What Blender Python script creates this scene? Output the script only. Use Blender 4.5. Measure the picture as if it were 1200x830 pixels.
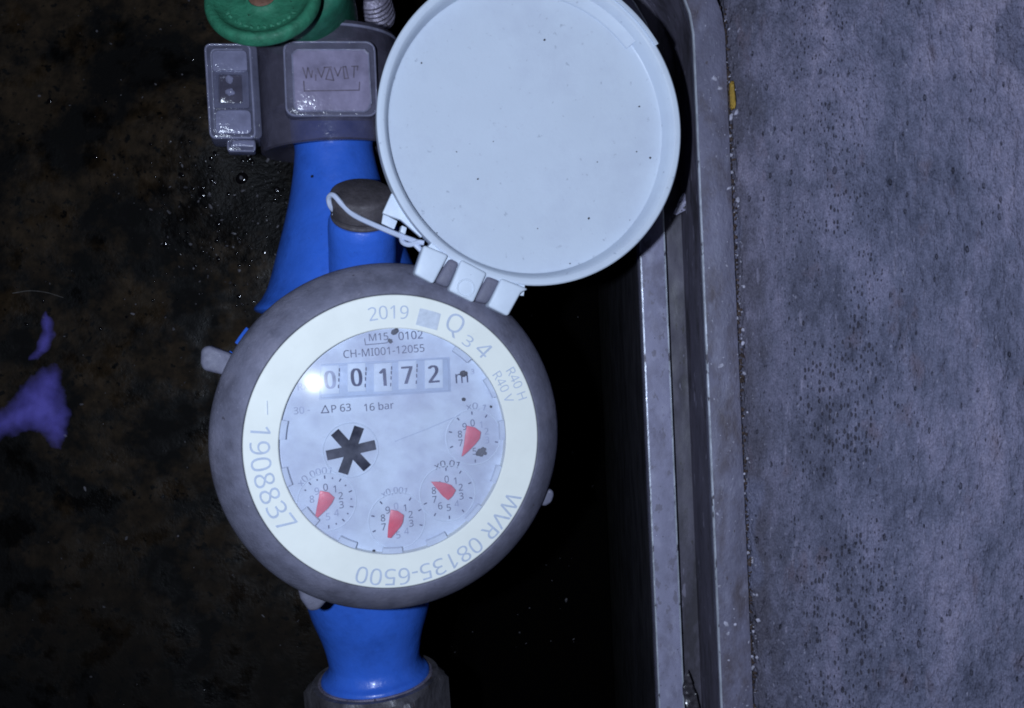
import bpy, bmesh, math, random
from mathutils import Vector, Matrix, noise

for o in list(bpy.data.objects):
    bpy.data.objects.remove(o)
SC = bpy.context.scene
COL = SC.collection
random.seed(7)

# ------------------------------------------------------------------ scale
# lengths below are in quarter-millimetre-like units; S turns them into metres
S = 1.0 / 4270.0
D = 1038.0            # height of the phone above the dial, in those units

# ------------------------------------------------------------------ camera
cd = bpy.data.cameras.new('camera')
cam = bpy.data.objects.new('camera', cd)
COL.objects.link(cam)
cam.location = (0, 0, D * S)
cd.sensor_width = 36.0
cd.lens = 36.0 * D / 1200.0
cd.clip_start = 0.005
cd.clip_end = 50.0
SC.camera = cam

# ------------------------------------------------------------------ world + flash
W = bpy.data.worlds.new('World')
SC.world = W
W.use_nodes = True
bg = W.node_tree.nodes['Background']
bg.inputs[0].default_value = (0.35, 0.33, 0.6, 1)
bg.inputs[1].default_value = 0.007

ld = bpy.data.lights.new('phone_flash', 'POINT')
ld.energy = 2.85
ld.color = (0.70, 0.81, 1.0)
ld.shadow_soft_size = 0.0035
flash = bpy.data.objects.new('phone_flash', ld)
COL.objects.link(flash)
flash.location = (-130 * S, 6 * S, (D + 5) * S)

SC.render.engine = 'CYCLES'
SC.view_settings.view_transform = 'Standard'
SC.view_settings.look = 'None'
SC.view_settings.gamma = 1.0
SC.view_settings.exposure = 0.0
SC.view_settings.use_curve_mapping = False
try:
    SC.cycles.use_denoising = True
    SC.cycles.transparent_max_bounces = 16
    SC.cycles.filter_width = 1.9
except Exception:
    pass

# ------------------------------------------------------------------ coordinate helpers
CAM = Vector((0, 0, D))
ZF = -600.0            # height of the pit floor


def at(px, py, z):
    """place in the pit at height z under a point of the picture"""
    k = (D - z) / D
    return Vector(((px - 600) * k, (415 - py) * k, z))


_n = Vector((math.sin(math.radians(15)), math.sin(math.radians(-2.5)), 0))
_n.z = math.sqrt(1 - _n.x ** 2 - _n.y ** 2)
_ex = (Vector((1, 0, 0)) - _n * _n.x).normalized()
_ey = _n.cross(_ex)
_c, _s = math.cos(math.radians(4)), math.sin(math.radians(4))
EX, EY, EN = _c * _ex + _s * _ey, -_s * _ex + _c * _ey, _n
ORG = Vector((464.5 - 600, 415 - 518.5, 0))     # centre of the dial ring


def M(u, v, h):
    """meter axes -> pit axes"""
    return ORG + EX * u + EY * v + EN * h


def loc(px, py, h):
    """meter axes (u, v) of a picture point lying h above the ring plane"""
    d = Vector((px - 600, 415 - py, -D))
    t = (ORG + EN * h - CAM).dot(EN) / d.dot(EN)
    q = CAM + d * t - ORG
    return q.dot(EX), q.dot(EY)


def mp(px, py, h):
    u, v = loc(px, py, h)
    return M(u, v, h)


# ------------------------------------------------------------------ object helpers
def tag(o, label=None, cat=None, group=None, kind=None):
    if label: o['label'] = label
    if cat: o['category'] = cat
    if group: o['group'] = group
    if kind: o['kind'] = kind
    return o


def thing(name, base, label, cat, group=None):
    o = bpy.data.objects.new(name, None)
    o.empty_display_size = 0.01
    COL.objects.link(o)
    o.location = Vector(base) * S
    return tag(o, label, cat, group)


def wloc(o):
    p = Vector((0, 0, 0))
    while o is not None:
        p = p + o.location
        o = o.parent
    return p


def obj(name, bm, mat, parent=None, smooth=True, recalc=True, angle=35):
    """bm in pit units -> one mesh object with its origin at its own base"""
    if recalc:
        bmesh.ops.recalc_face_normals(bm, faces=bm.faces)
    zs = [v.co for v in bm.verts]
    base = Vector(((min(v.x for v in zs) + max(v.x for v in zs)) / 2,
                   (min(v.y for v in zs) + max(v.y for v in zs)) / 2,
                   min(v.z for v in zs)))
    for v in bm.verts:
        v.co = (v.co - base) * S
    if smooth:
        ca = math.radians(angle)
        for f in bm.faces: f.smooth = True
        for e in bm.edges:
            if len(e.link_faces) == 2 and e.calc_face_angle(0) > ca:
                e.smooth = False
    me = bpy.data.meshes.new(name)
    bm.to_mesh(me); bm.free()
    if mat: me.materials.append(mat)
    o = bpy.data.objects.new(name, me)
    COL.objects.link(o)
    o.location = base * S
    if parent is not None:
        o.location = base * S - wloc(parent)
        o.parent = parent
    return o


def lathe(prof, frame, seg=96, closed=False, a0=0.0, a1=2 * math.pi, bm=None):
    """prof = [(r, h)], frame(r*cos, r*sin, h) -> Vector"""
    bm = bm or bmesh.new()
    full = abs(a1 - a0 - 2 * math.pi) < 1e-6
    n = seg if full else seg + 1
    rings = []
    for r, h in prof:
        if r < 1e-6:
            rings.append([bm.verts.new(frame(0, 0, h))])
        else:
            rings.append([bm.verts.new(frame(r * math.cos(a0 + (a1 - a0) * i / seg),
                                             r * math.sin(a0 + (a1 - a0) * i / seg), h)) for i in range(n)])
    pairs = list(zip(rings[:-1], rings[1:]))
    if closed: pairs.append((rings[-1], rings[0]))
    for A, B in pairs:
        for i in range(seg):
            j = (i + 1) % n
            if len(A) == 1 and len(B) == 1: continue
            if len(A) == 1: bm.faces.new((A[0], B[i], B[j]))
            elif len(B) == 1: bm.faces.new((A[i], A[j], B[0]))
            else: bm.faces.new((A[i], A[j], B[j], B[i]))
    if not full and closed:
        bm.faces.new([r[0] for r in rings]); bm.faces.new([r[-1] for r in reversed(rings)])
    return bm


def axis_frame(origin, axis, side=None):
    """frame whose h runs along axis from origin"""
    a = Vector(axis).normalized()
    s = Vector(side) if side else (Vector((0, 0, 1)) if abs(a.z) < 0.9 else Vector((1, 0, 0)))
    x = (s - a * s.dot(a)).normalized()
    y = a.cross(x)
    o = Vector(origin)
    return lambda p, q, h: o + x * p + y * q + a * h


def bevel(bm, w, seg=2, ang=30):
    bmesh.ops.recalc_face_normals(bm, faces=bm.faces)
    es = [e for e in bm.edges if len(e.link_faces) == 2 and e.calc_face_angle(0) > math.radians(ang)]
    if es:
        bmesh.ops.bevel(bm, geom=es, offset=w, segments=seg, profile=0.5, affect='EDGES', clamp_overlap=True)
    return bm


def prism(top, bottom, bv=0, seg=2):
    bm = bmesh.new()
    a = [bm.verts.new(p) for p in top]
    b = [bm.verts.new(p) for p in bottom]
    n = len(a)
    bm.faces.new(a); bm.faces.new(list(reversed(b)))
    for i in range(n):
        j = (i + 1) % n
        bm.faces.new((a[j], a[i], b[i], b[j]))
    if bv: bevel(bm, bv, seg)
    return bm


def mprism(px, h1, h0, bv=0, seg=2):
    """outline seen in the picture at height h1 over the ring plane, extruded down to h0"""
    q = [loc(x, y, h1) for x, y in px]
    return prism([M(u, v, h1) for u, v in q], [M(u, v, h0) for u, v in q], bv, seg)


def rrect(cx, cy, w, h, r, seg=4):
    out = []
    for sx, sy, a in ((1, 1, 0), (-1, 1, 90), (-1, -1, 180), (1, -1, 270)):
        for i in range(seg + 1):
            t = math.radians(a + 90 * i / seg)
            out.append((cx + sx * (w / 2 - r) + r * math.cos(t), cy + sy * (h / 2 - r) + r * math.sin(t)))
    return out


def tube(pts, r, seg=8, bm=None, smooth_n=6):
    """round wire through pts (Catmull-Rom)"""
    bm = bm or bmesh.new()
    P = [Vector(p) for p in pts]
    if smooth_n and len(P) > 2:
        Q = []
        E = [2 * P[0] - P[1]] + P + [2 * P[-1] - P[-2]]
        for i in range(1, len(E) - 2):
            for k in range(smooth_n):
                t = k / smooth_n
                a, b, c, d = E[i - 1], E[i], E[i + 1], E[i + 2]
                Q.append(0.5 * ((2 * b) + (c - a) * t + (2 * a - 5 * b + 4 * c - d) * t * t + (3 * b - a - 3 * c + d) * t ** 3))
        Q.append(P[-1]); P = Q
    rr = r if callable(r) else (lambda t: r)
    prev = None; rings = []
    for i, p in enumerate(P):
        t = (P[min(i + 1, len(P) - 1)] - P[max(i - 1, 0)]).normalized()
        if prev is None:
            x = t.orthogonal().normalized()
        else:
            x = (prev - t * prev.dot(t)).normalized()
        prev = x; y = t.cross(x)
        q = rr(i / (len(P) - 1))
        rings.append([bm.verts.new(p + (x * math.cos(2 * math.pi * k / seg) + y * math.sin(2 * math.pi * k / seg)) * q) for k in range(seg)])
    for A, B in zip(rings[:-1], rings[1:]):
        for k in range(seg):
            bm.faces.new((A[k], A[(k + 1) % seg], B[(k + 1) % seg], B[k]))
    bm.faces.new(list(reversed(rings[0]))); bm.faces.new(rings[-1])
    return bm


def blob(bm, c, rx, ry, rz, rough=0.35, sub=1):
    r = bmesh.ops.create_icosphere(bm, subdivisions=sub, radius=1)
    sd = Vector((random.random() * 50, random.random() * 50, random.random() * 50))
    an = random.random() * 6.28
    ca, sa = math.cos(an), math.sin(an)
    for v in r['verts']:
        k = 1 + rough * noise.noise(v.co * 1.7 + sd)
        x, y, z = v.co.x * rx * k, v.co.y * ry * k, v.co.z * rz * k
        v.co = Vector(c) + Vector((ca * x - sa * y, sa * x + ca * y, z))


try:
    import os
    FONT = bpy.data.fonts.load(os.path.join(bpy.utils.system_resource('DATAFILES'), 'fonts', 'NotoSansHebrew-Regular.woff2'))
except Exception:
    FONT = None


def text_points(s):
    """flat letters as (verts, faces), baseline at y = 0, centred in x, capital height 1"""
    def raw(t):
        cu = bpy.data.curves.new('t', 'FONT')
        cu.body = t; cu.size = 1.0; cu.resolution_u = 3
        if FONT: cu.font = FONT
        ob = bpy.data.objects.new('t', cu)
        COL.objects.link(ob)
        bpy.context.view_layer.update()
        dg = bpy.context.evaluated_depsgraph_get()
        me = bpy.data.meshes.new_from_object(ob.evaluated_get(dg))
        vs = [(v.co.x, v.co.y) for v in me.vertices]
        fs = [tuple(p.vertices) for p in me.polygons]
        bpy.data.objects.remove(ob); bpy.data.curves.remove(cu); bpy.data.meshes.remove(me)
        return vs, fs
    if 'H' not in text_points.cap:
        hv, _ = raw('H')
        text_points.cap['H'] = max(v[1] for v in hv)
    vs, fs = raw(s)
    k = 1.0 / text_points.cap['H']
    x0, x1 = min(v[0] for v in vs), max(v[0] for v in vs)
    return [((x - (x0 + x1) / 2) * k, y * k) for x, y in vs], fs, (x1 - x0) * k


text_points.cap = {}


def flat_text(bm, s, px, py, h, height, rot=0.0, wid=1.0):
    """letters lying on the meter face, centred on a picture point; rot is in meter axes"""
    vs, fs, w = text_points(s)
    u0, v0 = loc(px, py, h)
    c, q = math.cos(rot), math.sin(rot)
    V = []
    for x, y in vs:
        x *= height * wid; y = (y - 0.5) * height
        V.append(bm.verts.new(M(u0 + c * x - q * y, v0 + q * x + c * y, h)))
    for f in fs:
        try: bm.faces.new([V[i] for i in f])
        except ValueError: pass


def arc_text(bm, s, h, r, mid, span, height, outward=True, c=(0, 0)):
    """letters bent round the ring: mid and span in degrees (meter axes)"""
    vs, fs, w = text_points(s)
    kx = math.radians(span) * r / w
    V = []
    for x, y in vs:
        y = (y - 0.5) * height
        a = math.radians(mid) + (-1 if outward else 1) * x * kx / r
        R = r + (y if outward else -y)
        V.append(bm.verts.new(M(c[0] + R * math.cos(a), c[1] + R * math.sin(a), h)))
    for f in fs:
        try: bm.faces.new([V[i] for i in f])
        except ValueError: pass


def fan(bm, pts):
    V = [bm.verts.new(p) for p in pts]
    bm.faces.new(V)


def stroke(bm, px, h, w):
    """flat line of width w through picture points on the meter face"""
    P = [Vector(loc(x, y, h)) for x, y in px]
    for a, b in zip(P[:-1], P[1:]):
        d = (b - a).normalized(); n = Vector((-d.y, d.x)) * w / 2
        q = [a - n - d * w * .3, b - n + d * w * .3, b + n + d * w * .3, a + n - d * w * .3]
        fan(bm, [M(p.x, p.y, h) for p in q])


# ------------------------------------------------------------------ materials
def nodes(name):
    m = bpy.data.materials.new(name)
    m.use_nodes = True
    nt = m.node_tree
    return m, nt, nt.nodes['Principled BSDF'], nt.nodes['Material Output']


def coords(nt, stretch=(1, 1, 1), rot=0.0):
    tc = nt.nodes.new('ShaderNodeTexCoord')
    mpn = nt.nodes.new('ShaderNodeMapping')
    mpn.inputs['Scale'].default_value = tuple(k / S for k in stretch)
    mpn.inputs['Rotation'].default_value = (0, 0, rot)
    nt.links.new(tc.outputs['Object'], mpn.inputs['Vector'])
    return mpn.outputs[0]


def noise_n(nt, vec, size, detail=5, rough=0.55):
    n = nt.nodes.new('ShaderNodeTexNoise')
    n.inputs['Scale'].default_value = 1.0 / size
    n.inputs['Detail'].default_value = detail
    n.inputs['Roughness'].default_value = rough
    nt.links.new(vec, n.inputs['Vector'])
    return n.outputs['Fac']


def ramp(nt, fac, stops):
    r = nt.nodes.new('ShaderNodeValToRGB')
    el = r.color_ramp.elements
    while len(el) < len(stops): el.new(0.5)
    for e, (p, c) in zip(el, stops):
        e.position = p
        e.color = (c, c, c, 1) if not hasattr(c, '__len__') else (*c, 1)
    nt.links.new(fac, r.inputs[0])
    return r.outputs[0]


def mixc(nt, fac, a, b, mode='MIX'):
    m = nt.nodes.new('ShaderNodeMix')
    m.data_type = 'RGBA'; m.blend_type = mode
    for sock, val in ((m.inputs[0], fac), (m.inputs[6], a), (m.inputs[7], b)):
        if hasattr(val, 'node'): nt.links.new(val, sock)
        elif hasattr(val, '__len__'): sock.default_value = (*val, 1)
        else: sock.default_value = val
    return m.outputs[2]


def math_n(nt, op, a, b):
    m = nt.nodes.new('ShaderNodeMath'); m.operation = op
    for sock, val in ((m.inputs[0], a), (m.inputs[1], b)):
        if hasattr(val, 'node'): nt.links.new(val, sock)
        else: sock.default_value = val
    return m.outputs[0]


def bump_n(nt, height, strength, dist, base=None):
    b = nt.nodes.new('ShaderNodeBump')
    b.inputs['Strength'].default_value = strength
    b.inputs['Distance'].default_value = dist * S
    nt.links.new(height, b.inputs['Height'])
    if base: nt.links.new(base, b.inputs['Normal'])
    return b.outputs[0]


def make(name, base, rough=0.5, var=0.18, vsize=40, specks=(), bump=(0.25, 3, 1.0), metal=0.0,
         coat=0.0, stretch=(1, 1, 1), spec=0.5, rvar=0.15, smear=()):
    """base colour with mottling, flecks of dirt and fine relief; specks = [(colour, size, threshold)]"""
    m, nt, P, out = nodes(name)
    vec = coords(nt, stretch)
    n = noise_n(nt, vec, vsize, 7, 0.6)
    lo = tuple(c * (1 - var) for c in base); hi = tuple(min(1, c * (1 + var)) for c in base)
    col = ramp(nt, n, [(0.3, lo), (0.7, hi)])
    for c, size, lo_, hi_, amt in smear:
        col = mixc(nt, ramp(nt, noise_n(nt, vec, size, 7, 0.65), [(lo_, 0), (hi_, amt)]), col, c)
    for c, size, th in specks:
        f = noise_n(nt, vec, size, 3, 0.6)
        col = mixc(nt, ramp(nt, f, [(th, 0), (th + 0.04, 1)]), col, c)
    nt.links.new(col, P.inputs['Base Color'])
    rn = ramp(nt, noise_n(nt, vec, vsize * .4, 4), [(0.3, max(0.02, rough - rvar)), (0.7, min(1, rough + rvar))])
    nt.links.new(rn, P.inputs['Roughness'])
    P.inputs['Metallic'].default_value = metal
    P.inputs['Specular IOR Level'].default_value = spec
    if coat:
        P.inputs['Coat Weight'].default_value = coat
        P.inputs['Coat Roughness'].default_value = 0.12
    if bump:
        nt.links.new(bump_n(nt, noise_n(nt, vec, bump[1], 5, 0.6), bump[0], bump[2]), P.inputs['Normal'])
    return m


DUST = (0.45, 0.42, 0.42)
GRIME = (0.03, 0.026, 0.03)
M_lid = make('lid_plastic', (0.60, 0.67, 0.78), 0.5, 0.03, 120, [((0.17, 0.19, 0.26), 2.6, 0.76), ((0.44, 0.5, 0.6), 9, 0.68)], (0.2, 6, 0.9), spec=0.35, smear=[((0.50, 0.55, 0.67), 90, 0.50, 0.70, 0.45), ((0.44, 0.46, 0.56), 9, 0.60, 0.74, 0.35)])
M_hinge = make('hinge_plastic', (0.60, 0.67, 0.78), 0.5, 0.06, 30, [((0.25, 0.28, 0.36), 4, 0.72)], (0.15, 5, 0.6), spec=0.3)
M_ring = make('ring_print', (0.765, 0.785, 0.74), 0.5, 0.05, 60, [((0.55, 0.57, 0.6), 5, 0.74)], (0.06, 4, 0.4), spec=0.25)
M_bezel = make('bezel_rubber', (0.15, 0.15, 0.208), 0.6, 0.2, 26, [((0.28, 0.27, 0.34), 4, 0.70), ((0.08, 0.075, 0.10), 10, 0.70)], (0.45, 4, 1.6), spec=0.35, smear=[((0.082, 0.08, 0.11), 40, 0.5, 0.68, 0.65), ((0.26, 0.25, 0.33), 60, 0.52, 0.7, 0.5)])
M_blue = make('blue_enamel', (0.036, 0.136, 0.63), 0.36, 0.12, 70, [((0.02, 0.03, 0.08), 4.5, 0.72), ((0.10, 0.17, 0.45), 3, 0.73)], (0.35, 16, 3.0), coat=0.1, spec=0.45, smear=[((0.02, 0.075, 0.36), 50, 0.52, 0.72, 0.55), ((0.04, 0.15, 0.64), 26, 0.55, 0.75, 0.5)])
M_cap = make('corroded_cap', (0.062, 0.054, 0.062), 0.65, 0.35, 14, [(DUST, 2.6, 0.76)], (0.6, 3, 1.5))
M_nut = make('dull_nut', (0.10, 0.095, 0.11), 0.45, 0.45, 14, [((0.2, 0.19, 0.21), 3, 0.7), ((0.07, 0.04, 0.025), 8, 0.66)], (0.6, 3, 1.5), metal=0.3, stretch=(1, .5, 1))
M_wire = make('seal_wire', (0.50, 0.56, 0.72), 0.5, 0.08, 20, [((0.3, 0.3, 0.36), 4, 0.7)], (0.15, 3, 0.6))
M_green = make('green_paint', (0.028, 0.165, 0.095), 0.6, 0.3, 16, [((0.04, 0.19, 0.12), 4, 0.66), ((0.01, 0.035, 0.02), 6, 0.68)], (0.7, 6, 2.0), spec=0.3)
M_green2 = make('green_paint_dark', (0.022, 0.135, 0.085), 0.5, 0.3, 16, [], (0.4, 6, 1.5), spec=0.3)
M_rustscrew = make('rusty_screw', (0.16, 0.08, 0.055), 0.6, 0.4, 8, [((0.3, 0.2, 0.16), 3, 0.68)], (0.7, 3, 1.5))
M_greyfit = make('zinc_fitting', (0.22, 0.20, 0.27), 0.45, 0.4, 10, [((0.05, 0.04, 0.05), 5, 0.6)], (0.6, 4, 1.5), metal=0.3)
M_steel = make('rim_steel', (0.165, 0.16, 0.235), 0.55, 0.28, 46, [((0.10, 0.085, 0.105), 9, 0.69), ((0.40, 0.40, 0.50), 3.0, 0.69), ((0.055, 0.045, 0.05), 7, 0.70), ((0.38, 0.37, 0.47), 8, 0.735)], (0.8, 4, 2.2), stretch=(1, .45, 1), spec=0.45, smear=[((0.085, 0.068, 0.082), 38, 0.47, 0.66, 0.8), ((0.26, 0.26, 0.36), 22, 0.55, 0.7, 0.6)])
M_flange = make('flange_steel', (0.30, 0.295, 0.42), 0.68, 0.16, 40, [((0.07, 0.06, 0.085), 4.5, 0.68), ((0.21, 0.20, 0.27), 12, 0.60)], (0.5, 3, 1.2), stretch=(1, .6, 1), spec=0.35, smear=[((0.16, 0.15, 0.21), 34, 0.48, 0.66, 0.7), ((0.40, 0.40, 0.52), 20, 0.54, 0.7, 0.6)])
M_edge = make('worn_lit_edge', (0.50, 0.53, 0.62), 0.4, 0.3, 12, [((0.12, 0.11, 0.14), 9, 0.60)], (0.5, 3, 1), stretch=(1, .4, 1), metal=0.3)  # worn steel edge with its bevel highlight painted in as paler colour
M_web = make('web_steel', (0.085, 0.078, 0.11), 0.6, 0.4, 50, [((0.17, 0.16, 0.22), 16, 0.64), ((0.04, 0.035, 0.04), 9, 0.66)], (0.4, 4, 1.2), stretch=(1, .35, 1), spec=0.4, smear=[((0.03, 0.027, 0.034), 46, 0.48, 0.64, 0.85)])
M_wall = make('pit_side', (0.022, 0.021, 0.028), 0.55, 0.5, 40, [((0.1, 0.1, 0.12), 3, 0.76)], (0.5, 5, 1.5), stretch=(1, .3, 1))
M_inkring = make('ring_ink', (0.44, 0.50, 0.62), 0.5, 0.1, 8, [], None, spec=0.2)
M_patch = make('ring_patch', (0.52, 0.57, 0.66), 0.5, 0.12, 5, [], None, spec=0.2)
M_ink = make('dial_ink', (0.055, 0.06, 0.12), 0.5, 0.5, 18, [], None, spec=0.2)
M_inkfade = make('dial_ink_faded', (0.30, 0.33, 0.46), 0.5, 0.35, 14, [], None, spec=0.2)
M_black = make('star_black', (0.010, 0.011, 0.024), 0.7, 0.3, 10, [((0.3, 0.33, 0.4), 2.2, 0.74)], (0.4, 3, 0.8), spec=0.15)
M_red = make('pointer_red', (0.72, 0.10, 0.15), 0.45, 0.10, 12, [((0.6, 0.2, 0.26), 4, 0.68)], None)
M_plate = make('dial_plate', (0.60, 0.66, 0.77), 0.55, 0.12, 90, [((0.16, 0.17, 0.24), 2.2, 0.755)], (0.05, 5, 0.4), spec=0.25, smear=[((0.42, 0.45, 0.58), 70, 0.45, 0.72, 0.7), ((0.44, 0.47, 0.6), 18, 0.52, 0.74, 0.4)])
M_wheelw = make('number_wheel', (0.64, 0.71, 0.82), 0.5, 0.08, 14, [], None, spec=0.25)
M_frame = make('counter_frame', (0.47, 0.55, 0.71), 0.5, 0.08, 14, [], None, spec=0.25)
M_line = make('fine_line', (0.36, 0.41, 0.54), 0.5, 0.15, 10, [], None, spec=0.2)
M_dirt = make('black_dirt', (0.012, 0.011, 0.016), 0.6, 0.4, 4, [], (0.6, 2, 1))
M_crumb = make('crumbs', (0.45, 0.44, 0.55), 0.7, 0.5, 9, [], (0.5, 2, 1))
M_grit = make('wet_grit', (0.12, 0.115, 0.13), 0.18, 0.8, 40, [], None, coat=0.6)
M_foam = make('yellow_foam', (0.40, 0.25, 0.04), 0.7, 0.4, 8, [((0.15, 0.1, 0.05), 5, 0.62)], (0.7, 4, 2))
M_straw = make('pale_straw', (0.36, 0.33, 0.30), 0.6, 0.4, 10, [], None)
M_violet = make('violet_reflection', (0.34, 0.29, 0.92), 0.35, 0.25, 22, [((0.04, 0.03, 0.06), 3.5, 0.70), ((0.14, 0.12, 0.34), 16, 0.60)], (0.4, 10, 2), spec=0.5)  # painted tint of a reflection on the wet floor
M_sheet = make('grey_sheet', (0.34, 0.33, 0.46), 0.35, 0.35, 12, [(GRIME, 5, 0.58)], (0.8, 6, 2.5))
M_leaf = make('dark_leaf', (0.055, 0.05, 0.06), 0.28, 0.6, 9, [], (0.6, 5, 2), coat=0.3)


def clear_plastic(name, tint, see, rough, bsize=6, bstr=0.4):
    """cloudy see-through plastic: some of the light passes, some is scattered, the skin is glossy"""
    m, nt, P, out = nodes(name)
    vec = coords(nt)
    n = noise_n(nt, vec, 22, 6)
    col = ramp(nt, n, [(0.3, tuple(c * .75 for c in tint)), (0.7, tuple(c * 1.2 for c in tint))])
    f = ramp(nt, noise_n(nt, vec, 2.6, 3), [(0.72, 0), (0.78, 1)])
    col = mixc(nt, f, col, (0.5, 0.5, 0.58))
    nt.links.new(col, P.inputs['Base Color'])
    P.inputs['Roughness'].default_value = rough
    nt.links.new(bump_n(nt, noise_n(nt, vec, bsize, 4), bstr, 1.5), P.inputs['Normal'])
    t = nt.nodes.new('ShaderNodeBsdfTransparent')
    t.inputs[0].default_value = (0.85, 0.87, 0.95, 1)
    mx = nt.nodes.new('ShaderNodeMixShader')
    mx.inputs[0].default_value = see
    nt.links.new(P.outputs[0], mx.inputs[1]); nt.links.new(t.outputs[0], mx.inputs[2])
    nt.links.new(mx.outputs[0], out.inputs['Surface'])
    return m


M_clamp = clear_plastic('smoked_plastic', (0.095, 0.088, 0.125), 0.36, 0.14, 12, 0.8)
M_wing = clear_plastic('milky_plastic', (0.17, 0.17, 0.25), 0.5, 0.12, 9, 0.8)
M_wingf = clear_plastic('milky_plastic_thick', (0.27, 0.27, 0.40), 0.3, 0.12, 8, 0.9)
M_plaque = clear_plastic('plaque_plastic', (0.16, 0.155, 0.22), 0.4, 0.14, 9, 0.8)
M_plaquef = clear_plastic('plaque_field', (0.29, 0.26, 0.38), 0.15, 0.17, 13, 1.0)
M_glint = clear_plastic('edge_glint_plastic', (0.27, 0.27, 0.38), 0.3, 0.1, 5, 1.0)  # paler plastic for added rims that draw glints along the housing edges
M_engrave = make('engraved_line', (0.10, 0.08, 0.12), 0.5, 0.3, 6, [], None)


def glass_mat():
    m, nt, P, out = nodes('cover_glass')
    nt.nodes.remove(P)
    vec = coords(nt)
    t = nt.nodes.new('ShaderNodeBsdfTransparent'); t.inputs[0].default_value = (0.96, 0.97, 1, 1)
    g = nt.nodes.new('ShaderNodeBsdfGlossy'); g.inputs['Roughness'].default_value = 0.13
    g.inputs[0].default_value = (0.20, 0.19, 0.17, 1)   # dulled by the film of dirt
    d = nt.nodes.new('ShaderNodeBsdfDiffuse'); d.inputs[0].default_value = (0.6, 0.62, 0.78, 1)
    haze = ramp(nt, noise_n(nt, vec, 70, 6, 0.6), [(0.38, 0.02), (0.68, 0.24)])
    grain = ramp(nt, noise_n(nt, vec, 2.4, 3), [(0.70, 0), (0.76, 0.35)])
    hz = math_n(nt, 'MAXIMUM', haze, grain)
    m1 = nt.nodes.new('ShaderNodeMixShader')
    nt.links.new(hz, m1.inputs[0]); nt.links.new(t.outputs[0], m1.inputs[1]); nt.links.new(d.outputs[0], m1.inputs[2])
    fr = nt.nodes.new('ShaderNodeFresnel'); fr.inputs[0].default_value = 1.33
    m2 = nt.nodes.new('ShaderNodeMixShader')
    nt.links.new(fr.outputs[0], m2.inputs[0]); nt.links.new(m1.outputs[0], m2.inputs[1]); nt.links.new(g.outputs[0], m2.inputs[2])
    nt.links.new(m2.outputs[0], out.inputs['Surface'])
    return m


M_glass = glass_mat()


def floor_mat():
    m, nt, P, out = nodes('wet_mud')
    vec = coords(nt)
    a = noise_n(nt, vec, 150, 9, 0.65)
    b = noise_n(nt, vec, 26, 6, 0.6)
    mud = ramp(nt, b, [(0.30, (0.010, 0.0066, 0.0035)), (0.7, (0.044, 0.0285, 0.0155))])
    blackm = ramp(nt, a, [(0.44, 1), (0.56, 0)])
    sep = nt.nodes.new('ShaderNodeSeparateXYZ'); nt.links.new(vec, sep.inputs[0])
    # the silt bank lies on the far left; towards the steel side and the near end the floor is bare and black
    side = ramp(nt, math_n(nt, 'MULTIPLY', sep.outputs[0], 1 / 1000.0), [(0.40, 0), (0.72, 1)])
    near = ramp(nt, math_n(nt, 'MULTIPLY', math_n(nt, 'ADD', sep.outputs[1], 900), 1 / 1000.0), [(0.30, 1), (0.80, 0)])
    blackm = math_n(nt, 'MAXIMUM', blackm, math_n(nt, 'MAXIMUM', side, math_n(nt, 'MULTIPLY', near, 0.85)))
    spots = ramp(nt, noise_n(nt, vec, 16, 4), [(0.58, 0), (0.66, 1)])
    col = mixc(nt, math_n(nt, 'MAXIMUM', blackm, spots), mud, (0.0022, 0.0020, 0.0020))
    nt.links.new(col, P.inputs['Base Color'])
    geo = nt.nodes.new('ShaderNodeNewGeometry')
    dst = nt.nodes.new('ShaderNodeVectorMath'); dst.operation = 'DISTANCE'
    dst.inputs[1].default_value = (-480 * S, 300 * S, (ZF + 30) * S)
    nt.links.new(geo.outputs['Position'], dst.inputs[0])
    wetm = ramp(nt, math_n(nt, 'ADD', math_n(nt, 'MULTIPLY', dst.outputs['Value'], 1 / (260 * S)), math_n(nt, 'MULTIPLY', math_n(nt, 'SUBTRACT', b, 0.5), 1.2)), [(0.35, 1), (0.75, 0)])
    rgh = ramp(nt, noise_n(nt, vec, 60, 5), [(0.36, 0.35), (0.56, 0.9)])
    nt.links.new(mixc(nt, wetm, rgh, (0.42, 0.42, 0.42)), P.inputs['Roughness'])
    nt.links.new(mixc(nt, math_n(nt, 'MULTIPLY', wetm, 0.8), col, (0.0022, 0.002, 0.0022)), P.inputs['Base Color'])
    nt.links.new(math_n(nt, 'MULTIPLY', math_n(nt, 'SUBTRACT', 1.0, math_n(nt, 'MAXIMUM', side, math_n(nt, 'MULTIPLY', wetm, 0.7))), 0.28), P.inputs['Specular IOR Level'])
    h = math_n(nt, 'ADD', math_n(nt, 'MULTIPLY', b, 1.5), noise_n(nt, vec, 7, 3))
    nt.links.new(bump_n(nt, h, 0.55, 2.0), P.inputs['Normal'])
    return m


M_floor = floor_mat()


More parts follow.
